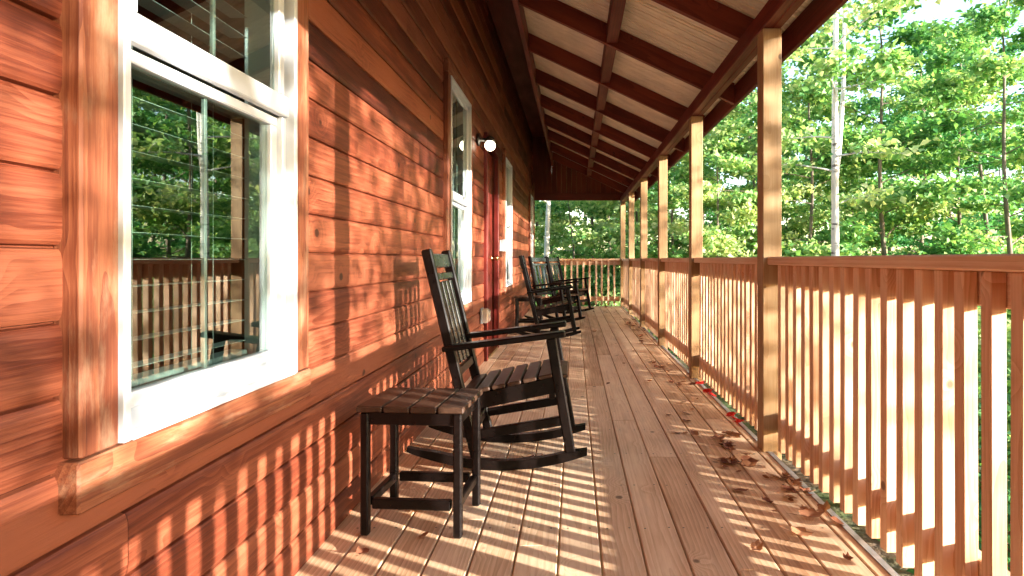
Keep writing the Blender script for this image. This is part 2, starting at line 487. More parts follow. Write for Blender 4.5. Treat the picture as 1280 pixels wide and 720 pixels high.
WZ0, WZ1 = H - 0.333, H + 1.22
WIN = [(1.083, 1.762), (3.98, 4.74), (7.16, 7.86), (11.25, 11.9)]
DOOR = (5.72, 6.46, 0.03, 2.06)
opens = [(a - 0.02, b + 0.02, WZ0 - 0.02, WZ1 + 0.02) for a, b in WIN] + [(DOOR[0] - .02, DOOR[1] + .02, -0.1, DOOR[3] + .02)]
WY0, WY1 = -7.0, 12.3
wall = MB()
ysplit = sorted({WY0, WY1, *[o[0] for o in opens], *[o[1] for o in opens]})
z = 0.105 - 0.125 * 3
course = 0
while z < 3.5:
    z0, z1 = z, z + 0.125
    # each course is laid from several boards with joints
    joints = [WY0]
    yj = WY0 + random.uniform(1.5, 4.0)
    while yj < WY1 - 0.6:
        joints.append(yj); yj += random.uniform(2.4, 4.9)
    joints.append(WY1)
    for ja, jb in zip(joints, joints[1:]):
        off = (random.uniform(0, 40), random.uniform(-0.1, 0.1), random.uniform(0.0, 0.06)); rnd = random.random()
        ys = sorted({ja + 0.0008, jb - 0.0008, *[q for q in ysplit if ja < q < jb]})
        for ya, yb in zip(ys, ys[1:]):
            ym = (ya + yb) / 2
            segs = [(z0 + 0.0012, z1 - 0.0012)]
            for (oa, ob, oz0, oz1) in opens:
                if oa <= ym <= ob:
                    ns = []
                    for (a, b) in segs:
                        if a < oz0: ns.append((a, min(b, oz0)))
                        if b > oz1: ns.append((max(a, oz1), b))
                    segs = ns
            for (a, b) in segs:
                if b - a < 1e-4: continue
                ts = sorted({(a - z0) / 0.125, (b - z0) / 0.125, *[t for t in (0.03, 0.08, 0.16, 0.3, 0.5, 0.7, 0.84, 0.92, 0.97) if (a - z0) / 0.125 < t < (b - z0) / 0.125]})
                vs = []; gs = []
                for t in ts:
                    e_ = abs(2 * t - 1); xx = XG + (XC - XG) * (1 - e_ ** 7) - (0.008 if e_ > 0.965 else 0)
                    for yv in (ya, yb):
                        vs.append((xx, yv, z0 + t * 0.125)); gs.append((yv + off[0], (t - .5) * 0.125 + off[1], off[2]))
                n = len(ts)
                wall.add(vs, [(2 * i, 2 * i + 1, 2 * i + 3, 2 * i + 2) for i in range(n - 1)], gs, rnd)
    z += 0.125
# backing behind the courses (solid wall with the same openings)
zs = sorted({-0.4, 3.45, *[o[2] for o in opens if o[2] > -0.05], *[o[3] for o in opens]})
for ya, yb in zip(ysplit, ysplit[1:]):
    for za, zb in zip(zs, zs[1:]):
        ym, zm = (ya + yb) / 2, (za + zb) / 2
        if any(o[0] < ym < o[1] and o[2] < zm < o[3] for o in opens):
            continue
        wall.box((-0.98, ya, za), (XG - 0.008, yb, zb), axis=1, bev=0.0)
cab(wall, 'log_wall', 'log', smooth=False, recalc=False)
cb = MB()
cb.box((-0.875, 12.302, -0.3), (-0.815, 12.34, 2.5), axis=2)
cb.box((-0.841, 12.19, -0.0), (-0.815, 12.30, 2.5), axis=2)
cab(cb, 'corner_board', 'trim')
# room behind the glass
rm = MB()
for lo, hi in (((-4.4, -7.0, -0.1), (-4.3, 12.3, 2.6)), ((-4.3, -7.0, -0.12), (-0.985, 12.3, -0.02)), ((-4.3, -7.0, 2.6), (-0.985, 12.3, 2.7)),
               ((-4.3, -7.05, -0.1), (-0.985, -6.95, 2.6)), ((-4.3, 12.2, -0.1), (-0.985, 12.3, 2.6)), ((-4.3, 3.0, -0.02), (-0.985, 3.1, 2.6)), ((-4.3, 6.9, -0.02), (-0.985, 7.0, 2.6))):
    rm.box(lo, hi, bev=0.0)
cab(rm, 'interior_room', 'room')

def window(y0, y1, fine=True, label=None):
    z0, z1 = WZ0, WZ1
    w = 0.088; XT = -0.818
    tr = MB()
    tr.box((-0.868, y0 - w, z0), (XT, y0 - .0035, z1), axis=2, bev=0.004)
    tr.box((-0.868, y1 + .0035, z0), (XT, y1 + w, z1), axis=2, bev=0.004)
    tr.box((-0.868, y0 - w - 0.008, z0 - 0.09), (XT + 0.003, y1 + w + 0.008, z0 - 0.0035), axis=1, bev=0.004)
    tr.box((-0.868, y0 - w - 0.008, z1 + 0.001), (XT + 0.003, y1 + w + 0.008, z1 + 0.09), axis=1, bev=0.004)
    win = MB()
    # frame: lip, deep jamb returns, sloped sill
    XF = -0.812
    win.box((-0.96, y0, z0), (XF, y0 + 0.018, z1), bev=0.002)
    win.box((-0.96, y1 - 0.018, z0), (XF, y1, z1), bev=0.002)
    win.box((-0.96, y0 + 0.0182, z1 - 0.02), (XF, y1 - 0.0182, z1), bev=0.002)
    win.box((-0.96, y0 + 0.0182, z0), (XF + 0.004, y1 - 0.0182, z0 + 0.02), bev=0.002)
    wo = cab(win, 'window', 'white')
    if label: wo['label'] = label
    inv = None
    cab(tr, 'casing', 'trim', wo)
    zm = H + 0.41
    sl = MB()
    sl.add([(-0.814, y0 + .0185, z0 + .021), (-0.814, y1 - .0185, z0 + .021), (-0.868, y1 - .0185, z0 + .045), (-0.868, y0 + .0185, z0 + .045),
            (-0.814, y0 + .0185, z0 + .0205), (-0.814, y1 - .0185, z0 + .0205), (-0.868, y1 - .0185, z0 + .0205), (-0.868, y0 + .0185, z0 + .0205)],
           [(0, 1, 2, 3), (4, 5, 6, 7), (0, 1, 5, 4), (2, 3, 7, 6), (0, 3, 7, 4), (1, 2, 6, 5)])
    sl.box((-0.884, y1 - 0.0385, z0 + .046), (-0.838, y1 - 0.0183, zm - .001), bev=0.002)   # track strips in the jambs
    sl.box((-0.884, y0 + 0.0183, z0 + .046), (-0.838, y0 + 0.029, zm - .001), bev=0.002)
    cab(sl, 'sill', 'white', wo)
    zm = H + 0.41
    ya, yb = y0 + 0.03, y1 - 0.043
    up = MB()
    up.box((-0.851, ya, zm), (-0.826, yb + .020, zm + 0.057), bev=0.003)
    up.box((-0.851, ya, z1 - 0.06), (-0.830, yb, z1 - 0.0215), bev=0.003)
    up.box((-0.851, ya, zm + .0575), (-0.830, ya + 0.03, z1 - 0.0605), bev=0.003)
    up.box((-0.851, yb - 0.03, zm + .0575), (-0.830, yb, z1 - 0.0605), bev=0.003)
    cab(up, 'upper_sash', 'white', wo)
    lo = MB()
    zl = z0 + 0.046
    lo.box((-0.884, ya, zl), (-0.853, yb + .004, zl + 0.030), bev=0.003)
    lo.box((-0.884, ya, zm - 0.03), (-0.853, yb + .004, zm - 0.004), bev=0.003)
    lo.box((-0.884, ya, zl + .0305), (-0.853, ya + 0.03, zm - .0305), bev=0.003)
    lo.box((-0.884, yb - 0.030, zl + .0305), (-0.853, yb + .004, zm - .0305), bev=0.003)
    cab(lo, 'lower_sash', 'white', wo)
    yc = (ya + yb) / 2
    for (xx, a, b) in ((-0.848, zm + .0575, z1 - .0605), (-0.868, zl + .0305, zm - .0305)):
        g = MB(); g.box((xx, ya + .031, a + .001), (xx + 0.004, yb - .031, b - .001), bev=0.0)
        cab(g, 'pane', 'glass', wo)
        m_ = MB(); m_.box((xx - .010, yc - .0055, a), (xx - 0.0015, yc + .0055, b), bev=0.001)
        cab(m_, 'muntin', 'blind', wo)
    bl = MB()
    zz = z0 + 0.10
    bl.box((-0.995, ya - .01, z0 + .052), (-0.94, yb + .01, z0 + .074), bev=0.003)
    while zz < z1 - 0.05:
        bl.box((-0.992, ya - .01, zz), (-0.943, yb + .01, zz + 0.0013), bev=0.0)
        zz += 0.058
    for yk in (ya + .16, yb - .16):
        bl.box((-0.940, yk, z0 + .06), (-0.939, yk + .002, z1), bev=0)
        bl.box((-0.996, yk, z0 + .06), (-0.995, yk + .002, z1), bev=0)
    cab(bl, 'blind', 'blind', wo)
for i, (a, b) in enumerate(WIN):
    window(a, b, label='large white window nearest the camera' if i == 0 else None)

d = MB()
d.box((-0.93, DOOR[0], DOOR[2]), (-0.885, DOOR[1], DOOR[3]), axis=2, bev=0.003)
ym = (DOOR[0] + DOOR[1]) / 2
for (ya, yb) in ((DOOR[0] + .09, ym - .035), (ym + .035, DOOR[1] - .09)):
    for (za, zb) in ((0.22, 0.80), (0.98, 1.90)):
        d.box((-0.8848, ya, za), (-0.874, yb, zb), axis=2, bev=0.009)
do = cab(d, 'door', 'doorwood')
dc = MB()
dc.box((-0.868, DOOR[0] - .088, 0), (-0.818, DOOR[0] - .001, DOOR[3] + .001), axis=2, bev=0.004)
dc.box((-0.868, DOOR[1] + .001, 0), (-0.818, DOOR[1] + .088, DOOR[3] + .001), axis=2, bev=0.004)
dc.box((-0.868, DOOR[0] - .1, DOOR[3] + .002), (-0.815, DOOR[1] + .1, DOOR[3] + .09), axis=1, bev=0.004)
cab(dc, 'casing', 'doorwood', do)
th = MB(); th.box((-0.97, DOOR[0] - .001, 0.001), (-0.822, DOOR[1] + .001, 0.026), axis=1, bev=0.004); cab(th, 'threshold', 'brass', do)
hd = MB()
mrot = Matrix.Rotation(R(90), 3, 'Y')
hd.lathe([(0.026, 0), (0.026, .006), (0.011, .01), (0.011, .035), (0.024, .045), (0.029, .058), (0.024, .072), (0.006, .078)], (-0.8845, DOOR[1] - .07, 0.97), 20, mat=mrot)
cab(hd, 'handle', 'brass', do, smooth=True)

# soffit, frieze and cabin roof over the wall
sf = MB()
sf.box((-0.99, WY0, 3.455), (-0.462, 12.45, 3.475), axis=1, bev=0)
cab(sf, 'soffit', 'roofwood')
hr = MB()
hr.beam((-0.30, 2.72, 3.45), (-4.6, 2.72, 5.45), 19.5, 0.08)
cab(hr, 'cabin_roof', 'shingle')

# ------------------------------------------------------------------ porch roof
roof = thing('porch_roof', 'lean-to porch roof with dark red rafters under cream roofing panels', 'porch roof', (-0.42, 4.5, 2.8))
def rf(mb, name, mat, parent=None, **kw):
    mb.v = [(x + 0.42, y - 4.5, z_ - 2.8) for x, y, z_ in mb.v]
    return mb.build(name, mat, parent or roof, **kw)
SL = 0.47
def zb(x): return H + 1.255 + SL * (0.98 - x)      # underside of the rafters
RH = 0.152                                          # rafter depth measured upright
far = [3.49 + 1.01 * k for k in range(-10, 9)]
XW, XE = -0.416, 1.19
for yf in far:
    m = MB()
    off = (random.uniform(0, 40), random.uniform(-.09, .09), random.uniform(-.09, .09))
    vs = []; gs = []
    for (x, dz) in ((XW, 0), (XE, 0), (XE, RH), (XW, RH)):
        for yv in (yf - 0.04, yf):
            vs.append((x, yv, zb(x) + dz)); gs.append((x + off[0], yv + off[1], dz + off[2]))
    m.add(vs, [(0, 2, 4, 6), (1, 3, 5, 7), (0, 1, 3, 2), (2, 3, 5, 4), (4, 5, 7, 6), (6, 7, 1, 0)], gs)
    rf(m, 'rafter', 'roofwood')
for a, b in zip(far, far[1:]):
    m = MB(); xx = 0.28
    m.box((xx - .042, a + .0005, zb(xx) + 0.022), (xx + .042, b - .0405, zb(xx) + RH - .012), axis=1)
    rf(m, 'blocking', 'roofwood')
# ribbed panel above the rafters: ribs run down the slope
pm = MB(); prof = []
y = -7.0
while y < 12.5:
    for q in range(3):                      # narrow stiffening grooves, then the tall lap rib
        b_ = y + 0.02 + q * 0.095
        prof += [(b_, 0), (b_ + .003, .016), (b_ + .015, .016), (b_ + .018, 0), (b_ + .060, 0), (b_ + .062, .007), (b_ + .070, .007), (b_ + .072, 0)]
    prof += [(y + .300, 0), (y + .304, .028), (y + .322, .028), (y + .326, 0)]
    y += 0.33
vs = []
for (yv, dz) in prof:
    for x in (XW - 0.04, 1.25):
        vs.append((x, yv, zb(x) + RH + 0.0025 + dz))
fs = [(2 * i, 2 * i + 1, 2 * i + 3, 2 * i + 2) for i in range(len(prof) - 1)]
n0 = len(vs)
for (yv, dz) in prof:
    for x in (XW - 0.04, 1.25):
        vs.append((x, yv, zb(x) + RH + 0.010 + dz))
fs += [tuple(i + n0 for i in f) for f in fs]
pm.add(vs, fs)
rf(pm, 'roofing_panel', 'roofpanel', recalc=False)
m = MB(); m.box((0.936, -7.0, H + 1.15), (0.983, 12.28, H + 1.253), axis=1, bev=0.004); m.box((0.985, -7.0, H + 1.15), (1.03, 12.28, H + 1.23), axis=1, bev=0.004)
rf(m, 'header_beam', 'roofwood')
m = MB(); m.box((1.191, -7.0, zb(1.19) - 0.012), (1.216, 12.5, zb(1.19) + RH - 0.012), axis=1, bev=0.003)
rf(m, 'fascia', 'roofwood')
m = MB(); m.box((-0.460, -7.0, zb(XW) - 0.012), (-0.418, 12.5, 3.45), axis=1, bev=0.003)
rf(m, 'ledger', 'roofwood')
m = MB()                                            # boarded gable end at the far end
for k in range(22):
    x0 = -0.96 + k * 0.1
    x1 = min(x0 + 0.099, 1.18)
    if x0 > 1.15: break
    zt = zb((x0 + x1) / 2) + RH - 0.03 if x0 > -0.41 else 3.4545
    m.box((x0, 12.24, H + 1.24), (x1, 12.262, zt), axis=2, bev=0.002)
m.box((-0.842, 12.205, H + 1.195), (1.18, 12.239, H + 1.345), axis=0, bev=0.004)
rf(m, 'gable_panel', 'roofwood')

# ------------------------------------------------------------------ posts
PY = [3.027 + 1.83 * k for k in range(-2, 6)]
post_labels = [
    'square pine porch post beside the camera, out past the right edge',
    'square pine porch post just past the right edge of the view',
    'wide nearest square pine post with two dark knots, standing at the railing',
    'sun dappled pine porch post, next one beyond the big nearest post',
    'pine porch post with bright upper half, third along from the nearest big post going away',
    'slim grey-green looking porch post, fourth of the visible row going away',
    'distant pine porch post next to the corner post',
    'corner pine post at the far end where the two railings meet',
]
for i, y in enumerate(PY):
    m = MB()
    m.box((-0.047, -0.047, -1.5), (0.047, 0.047, H + 1.149), axis=2, bev=0.004)
    o = m.build('porch_post', 'post', None, (0.983, y, 0))
    tag(o, post_labels[i], 'post', 'square posts along the porch edge')

# ------------------------------------------------------------------ railings
bal_me = MB().box((-0.019, -0.019, 0.0), (0.019, 0.019, 0.90), axis=2, bev=0.0025).mesh('baluster', 'rail')
rail_labels = [
    'pine railing panel beside the camera past the right edge of the view',
    'nearest pine railing panel with sunlit balusters at the right edge',
    'pine railing panel between the big nearest post and the next post',
    'red tinted railing panel between the second and third posts going away',
    'pine railing panel between the third and fourth posts going away',
    'far railing panel between the fourth and fifth posts going away',
    'last side railing panel before the far corner post',
]
def railing(p0, length, rz, label, spacing):
    t = thing('porch_railing', label, 'railing', p0, rz, 'pine railing panels round the porch')
    # local: x along the panel, y = outwards
    m = MB(); m.box((0, -0.026, 0.932), (length, 0.082, 0.972), axis=0, bev=0.005); m.build('cap_rail', 'rail', t)
    m = MB(); m.box((0, 0.0415, 0.842), (length, 0.079, 0.9315), axis=0, bev=0.003); m.build('top_rail', 'rail', t)
    m = MB(); m.box((0, 0.0415, 0.11), (length, 0.079, 0.20), axis=0, bev=0.003); m.build('bottom_rail', 'rail', t)
    n = int(length / spacing)
    s = (length - (n - 1) * spacing) / 2
    for k in range(n):
        o = link('baluster', bal_me, t, (s + k * spacing + random.uniform(-.004, .004), 0.0215, 0.0305))
        o.rotation_euler = (random.uniform(-.004, .004), 0, random.uniform(-.03, .03) + random.choice((0, math.pi / 2, math.pi)))
    return t
for i in range(7):
    # panel runs from far post back towards the camera so that outwards is +X
    railing((0.983, PY[i + 1] - 0.048, 0), 1.83 - 0.096, R(-90) , rail_labels[i], 0.0965)
for o in [o for o in COL.objects if o.name.startswith('porch_railing')]:
    o.rotation_euler = (0, 0, R(90))
    o.location.y -= 1.83 - 0.096
    o.scale = (1, -1, 1)
railing((-0.81, 12.17, 0), 1.74, 0, 'short pine railing panel across the far end of the porch', 0.125)

# ------------------------------------------------------------------ rocking chair
def px(z):            # x of the raked back post centre line at height z
    return -0.09 - 0.24 * (z - 0.03)
def make_chair():
    t = thing('rocking_chair', 'x', 'rocking chair', (0, 0, 0), 0, 'black rocking chairs along the wall')
    W = 0.205
    for s in (-1, 1):
        m = MB(); n = 22; vs = []; gs = []
        for i in range(n + 1):
            x = -0.41 + 0.82 * i / n
            zz = (x - 0.02) ** 2 / (2 * 1.12)
            th_ = 0.043 - 0.018 * max(0, (abs(x - 0.02) - 0.3) / 0.11)
            for (dy, dz) in ((-.017, 0), (.017, 0), (.017, th_), (-.017, th_)):
                vs.append((x, s * W + dy, zz + dz + 0.001))
        fs = []
        for i in range(n):
            for k in range(4):
                k2 = (k + 1) % 4
                fs.append((i * 4 + k, i * 4 + k2, (i + 1) * 4 + k2, (i + 1) * 4 + k))
        fs += [(0, 1, 2, 3), tuple(n * 4 + k for k in range(4))]
        m.add(vs, fs); m.build('rocker', 'black', t)
        MB().beam((px(0.055), s * W, 0.055), (px(1.005), s * W, 1.005), 0.034, 0.046, bev=0.006, up=(1, 0, 0)).build('back_post', 'black', t)
        MB().beam((0.335, s * W, 0.075), (0.245, s * W, 0.60), 0.034, 0.046, bev=0.006, up=(1, 0, 0)).build('front_leg', 'black', t)
        m = MB(); m.beam((-0.245, s * (W + .008), 0.553), (0.31, s * (W + .008), 0.622), 0.075, 0.026, bev=0.008)
        m.build('arm', 'black', t)
        MB().beam((-0.16, s * (W - .034), 0.292), (0.275, s * (W - .034), 0.385), 0.03, 0.075, bev=0.004).build('seat_rail', 'black', t)
        MB().beam((px(.16) + .02, s * (W - .002), 0.158), (0.305, s * (W - .002), 0.225), 0.028, 0.042, bev=0.004).build('stretcher', 'black', t)
    sl = MB()
    for k in range(7):
        u = k / 6
        x = -0.135 + 0.425 * u
        zc = 0.338 + 0.21 * (x + 0.13) - (0.016 if k == 6 else 0) + 0.0
        tilt = -math.atan(0.21) + (R(22) if k == 6 else R(0))
        mat = Matrix.Translation((x, 0, zc + 0.014)) @ Matrix.Rotation(tilt, 4, 'Y')
        sl.box((-0.031, -0.222 if 0 < k < 6 else -.184, -0.009), (0.031, 0.222 if 0 < k < 6 else .184, 0.009), axis=1, bev=0.004, mat=mat)
    sl.build('seat', 'brownblack', t)
    MB().box((0.235, -W + .019, 0.315), (0.262, W - .019, 0.385), bev=0.004).build('stretcher', 'black', t)
    MB().box((0.29, -W + .019, 0.205), (0.314, W - .019, 0.252), bev=0.004).build('stretcher', 'black', t)
    MB().box((px(.16) - .012, -W + .019, 0.14), (px(.16) + .012, W - .019, 0.185), bev=0.004).build('stretcher', 'black', t)
    rot = math.atan(-0.24)
    def bk(za, zbb, y0, y1, th=0.02):
        m = MB(); c = (za + zbb) / 2
        mat = Matrix.Translation((px(c), 0, c)) @ Matrix.Rotation(rot, 4, 'Y')
        return m.box((-th / 2, y0, -(zbb - za) / 2), (th / 2, y1, (zbb - za) / 2), bev=0.004, mat=mat)
    bk(0.918, 0.985, -W + .0185, W - .0185, 0.024).build('top_rail', 'slat', t)
    bk(0.86, 0.893, -W + .0185, W - .0185, 0.024).build('back_rail', 'slat', t)
    bk(0.415, 0.455, -W + .0185, W - .0185, 0.024).build('back_rail', 'black', t)
    for k in range(4):
        yc = -0.132 + 0.088 * k
        bk(0.456, 0.859, yc - .022, yc + .022, 0.012).build('back_slat', 'slat', t)
    return t
ch = make_chair()
ch.location = (-0.352, 2.945, 0.0)
ch['label'] = 'large nearest black rocking chair, right behind the small side table'
dup(ch, (-0.335, 7.46, 0), R(2), 'first of the three far black rocking chairs, just past the door')
dup(ch, (-0.30, 9.1, 0), R(-34), 'middle of the far black rocking chairs, its back showing bluish sheen')
dup(ch, (-0.11, 10.75, 0), R(-26), 'farthest black rocking chair, close to the end railing')

# ------------------------------------------------------------------ side tables
def make_table():
    t = thing('side_table', 'x', 'side table', (0, 0, 0), 0, 'dark slatted side tables')
    tp = MB()
    for k in range(4):
        x0 = -0.19 + k * 0.0955
        tp.box((x0, -0.155, 0.43), (x0 + 0.0905, 0.155, 0.452), axis=1, bev=0.004)
    tp.build('tabletop', 'brownblack', t)
    ap = MB()
    for s in (-1, 1):
        ap.box((-0.165, s * 0.131 - .011, 0.385), (0.165, s * 0.131 + .011, 0.4295), bev=0.003)
        ap.box((s * 0.159 - .011, -0.119, 0.385), (s * 0.159 + .011, 0.119, 0.4295), bev=0.003)
    ap.build('apron', 'black', t)
    for sx in (-1, 1):
        for sy in (-1, 1):
            m = MB(); m.box((sx * 0.162 - .0145, sy * 0.134 - .0145, 0.0008), (sx * 0.162 + .0145, sy * 0.134 + .0145, 0.4292), bev=0.005)
            # legs stand a hair proud of the apron
            m.v = [(x * 1.012, y * 1.012, z) for x, y, z in m.v]
            m.build('leg', 'black', t)
    for s in (-1, 1):
        MB().box((-0.139, s * 0.131 - .012, 0.092), (0.139, s * 0.131 + .012, 0.128), bev=0.004).build('stretcher', 'black', t)
        MB().box((s * 0.158 - .013, -0.115, 0.094), (s * 0.158 + .013, 0.115, 0.126), bev=0.004).build('stretcher', 'black', t)
    return t
tb = make_table()
tb.location = (-0.555, 2.215, 0); tb.rotation_euler.z = R(-4)
tb['label'] = 'small dark slatted side table in front of the nearest rocking chair'
dup(tb, (-0.63, 8.3, 0), R(1), 'far small black side table against the wall between the distant rockers')

# ------------------------------------------------------------------ wall lamp, outlet cover, switch box
lp = thing('wall_lamp', 'lit round wall lamp with white globe glowing beside the door', 'lamp', (-0.843, 5.23, 1.97))
m = MB(); m.lathe([(0.055, 0), (0.055, .01), (0.04, .018), (0.016, .022), (0.014, .06)], (0, 0, 0.03), 24, mat=mrot); m.build('wall_plate', 'iron', lp, smooth=True)
m = MB(); m.tube([(0.05, 0, 0.03), (0.08, 0, 0.045), (0.105, 0, 0.05)], [.009] * 3, 10); m.build('bracket', 'iron', lp, smooth=True)
m = MB(); m.lathe([(0.012, .075), (0.03, .07), (0.042, .055), (0.045, .038), (0.044, .034)], (0.108, 0, -0.015), 24); m.build('cap', 'iron', lp, smooth=True)
m = MB(); m.lathe([(0.046 * math.cos(a), 0.046 * math.sin(a)) for a in np.linspace(-1.5, 0.85, 16)], (0.108, 0, -0.02), 28); m.build('globe', 'lamp', lp, smooth=True)

oc = thing('outlet_cover', 'clear plastic weatherproof outlet cover low on the log wall by the door', 'outlet cover', (-0.845, 5.42, 0.45))
MB().box((0, -0.05, -0.07), (0.02, 0.05, 0.07), bev=0.004).build('base_plate', 'metalgrey', oc)
m = MB()
pr = [(0.0205, .046, .062), (0.06, .046, .062), (0.082, .03, .045), (0.086, .02, .035)]
vs = []
for (x, a, b) in pr:
    vs += [(x, -a, -b), (x, a, -b), (x, a, b), (x, -a, b)]
fs = [(0, 1, 2, 3), (12, 13, 14, 15)]
for i in range(3):
    for k in range(4):
        k2 = (k + 1) % 4; fs.append((i * 4 + k, i * 4 + k2, i * 4 + 4 + k2, i * 4 + 4 + k))
m.add(vs, fs); m.build('clear_lid', 'cover', oc)

sb = thing('switch_box', 'small white box with open lid on the wall between door and far window', 'switch box', (-0.844, 6.80, 1.115))
MB().box((0, -0.04, -0.065), (0.03, 0.04, 0.065), bev=0.004).build('back_box', 'white', sb)
m = MB(); m.box((0.0305, -0.043, -0.066), (0.066, -0.036, 0.066), bev=0.002); m.box((0.0305, -0.0358, -0.068), (0.07, 0.043, -0.059), bev=0.002); m.build('lid', 'white', sb)

# ------------------------------------------------------------------ foliage generator
def leaves_mesh(name, P, Nrm, size, rnd, mat):
    """P n x 3 leaf bases; folded lozenge leaves"""
    n = len(P)
    nz = Nrm / np.linalg.norm(Nrm, axis=1, keepdims=True)
    t = rng.normal(size=(n, 3)); t[:, 2] *= 0.45
    d = t - nz * np.sum(t * nz, axis=1, keepdims=True)
    d /= np.linalg.norm(d, axis=1, keepdims=True)
    s = np.cross(nz, d)
    ln = size[:, None]; w = ln * 0.34
    V = np.empty((n, 4, 3))
    V[:, 0] = P
    V[:, 1] = P + d * ln * 0.45 + s * w + nz * ln * 0.10
    V[:, 2] = P + d * ln - nz * ln * 0.08
    V[:, 3] = P + d * ln * 0.45 - s * w + nz * ln * 0.10
    me = bpy.data.meshes.new(name)
    me.vertices.add(n * 4); me.vertices.foreach_set('co', V.astype(np.float32).ravel())
    b = (np.arange(n) * 4)[:, None]
    tri = np.concatenate([b + [0, 1, 2], b + [0, 2, 3]], axis=1).ravel()
    me.loops.add(n * 6); me.loops.foreach_set('vertex_index', tri.astype(np.int32))
    me.polygons.add(n * 2); me.polygons.foreach_set('loop_start', (np.arange(n * 2) * 3).astype(np.int32))
    at = me.attributes.new('rnd', 'FLOAT', 'POINT')
    at.data.foreach_set('value', np.repeat(rnd, 4).astype(np.float32))
    me.materials.append(M[mat])
    me.update(calc_edges=True); me.validate()
    return me

def tree_meshes(height, cr, low, nleaf, lsize, tr, trunk_mat, leaf, lean=0.05, nbr=26, fork=False):
    tk = MB()
    n = 12; pts = []; rad = []
    a = random.uniform(0, 6.28); wob = [random.uniform(-1, 1) for _ in range(4)]
    for i in range(n + 1):
        u = i / n
        pts.append(Vector((lean * height * u * math.cos(a) + 0.06 * math.sin(3 * u * 3 + wob[0]) * u * 2, lean * height * u * math.sin(a) + 0.06 * math.sin(7 * u + wob[1]) * u * 2, height * u)))
        rad.append(tr * (1 - 0.86 * u) * (1.25 if i == 0 else 1))
    tk.tube(pts, rad, 9)
    if fork:
        q0 = pts[4]
        fp = [q0, q0 + Vector((.10, 0, .5)), q0 + Vector((.30, .04, 1.6)), q0 + Vector((.42, .1, 3.2)), q0 + Vector((.8, .1, 5.0))]
        tk.tube(fp, [tr * .62, tr * .55, tr * .42, tr * .3, tr * .1], 8)
    def trunk_at(u):
        f = u * n; i = min(int(f), n - 1)
        return pts[i].lerp(pts[i + 1], f - i)
    P = []; NN = []
    for k in range(nbr):
        u = low + (0.98 - low) * (k + random.random()) / nbr
        b0 = trunk_at(u)
        az = k * 2.4 + random.uniform(-.5, .5)
        prof = math.sin(math.pi * min(1, max(0.12, (u - low) / (1 - low) * 0.8 + 0.18))) ** 0.7
        ln = cr * prof * random.uniform(0.65, 1.15)
        rise = random.uniform(-0.05, 0.55)
        dirv = Vector((math.cos(az), math.sin(az), rise)).normalized()
        bp = []
        for i in range(6):
            s = i / 5
            bp.append(b0 + dirv * ln * s + Vector((0, 0, -0.13 * ln * s * s)) + Vector((random.uniform(-1, 1), random.uniform(-1, 1), random.uniform(-.5, .5))) * 0.05 * ln * s)
        r0 = max(0.008, tr * 0.30 * (1 - 0.6 * u))
        tk.tube(bp, [r0 * (1 - 0.8 * i / 5) for i in range(6)], 5, cap=False)
        twigs = []
        for q in range(random.randint(4, 7)):
            s = random.uniform(0.25, 1.0)
            f = s * 5; i = min(int(f), 4)
            c = bp[i].lerp(bp[i + 1], f - i)
            az2 = az + random.choice((-1, 1)) * random.uniform(0.4, 1.3)
            l2 = ln * random.uniform(0.22, 0.48)
            e = c + Vector((math.cos(az2), math.sin(az2), random.uniform(-.15, .35))) * l2
            tk.tube([c, c.lerp(e, .5) + Vector((0, 0, .03)), e], [r0 * .35, r0 * .25, r0 * .1], 4, cap=False)
            twigs.append((c, e))
        twigs.append((bp[3], bp[5]))
        per = int(nleaf / nbr * (0.4 + 0.9 * prof) / len(twigs)) + 1
        for (c, e) in twigs:
            s = rng.random(per) ** 0.7
            base = np.array(c)[None, :] * (1 - s[:, None]) + np.array(e)[None, :] * s[:, None]
            sp = 0.075 + 0.05 * cr
            j_ = rng.normal(size=(per, 3)) * np.array([sp, sp, sp * 0.36])
            P.append(base + j_)
            nn = rng.normal(size=(per, 3)) * 0.62 + np.array([0, 0, 0.75])
            NN.append(nn)
    P = np.concatenate(P); NN = np.concatenate(NN)
    m = len(P)
    # tone: a slow random field through the crown plus leaf to leaf variation
    ph = rng.random(3) * 6
    tone = 0.42 + 0.16 * np.sin(P[:, 0] * 2.1 + ph[0]) * np.sin(P[:, 1] * 1.9 + ph[1]) + 0.12 * np.sin(P[:, 2] * 2.3 + ph[2]) + rng.normal(size=m) * 0.17
    size = lsize * rng.uniform(0.6, 1.35, m)
    cm = leaves_mesh('crown', P, NN, size, np.clip(tone, 0.02, 0.98), leaf)
    tm = tk.mesh('trunk', trunk_mat, smooth=True, recalc=False)
    return tm, cm

def tree_thing(meshes, name, label, loc, rz=0, s=1.0, group=None, cat='tree'):
    t = thing(name, label, cat, loc, rz, group)
    link('trunk', meshes[0], t); link('crown', meshes[1], t)
    t.scale = (s, s, s)
    return t

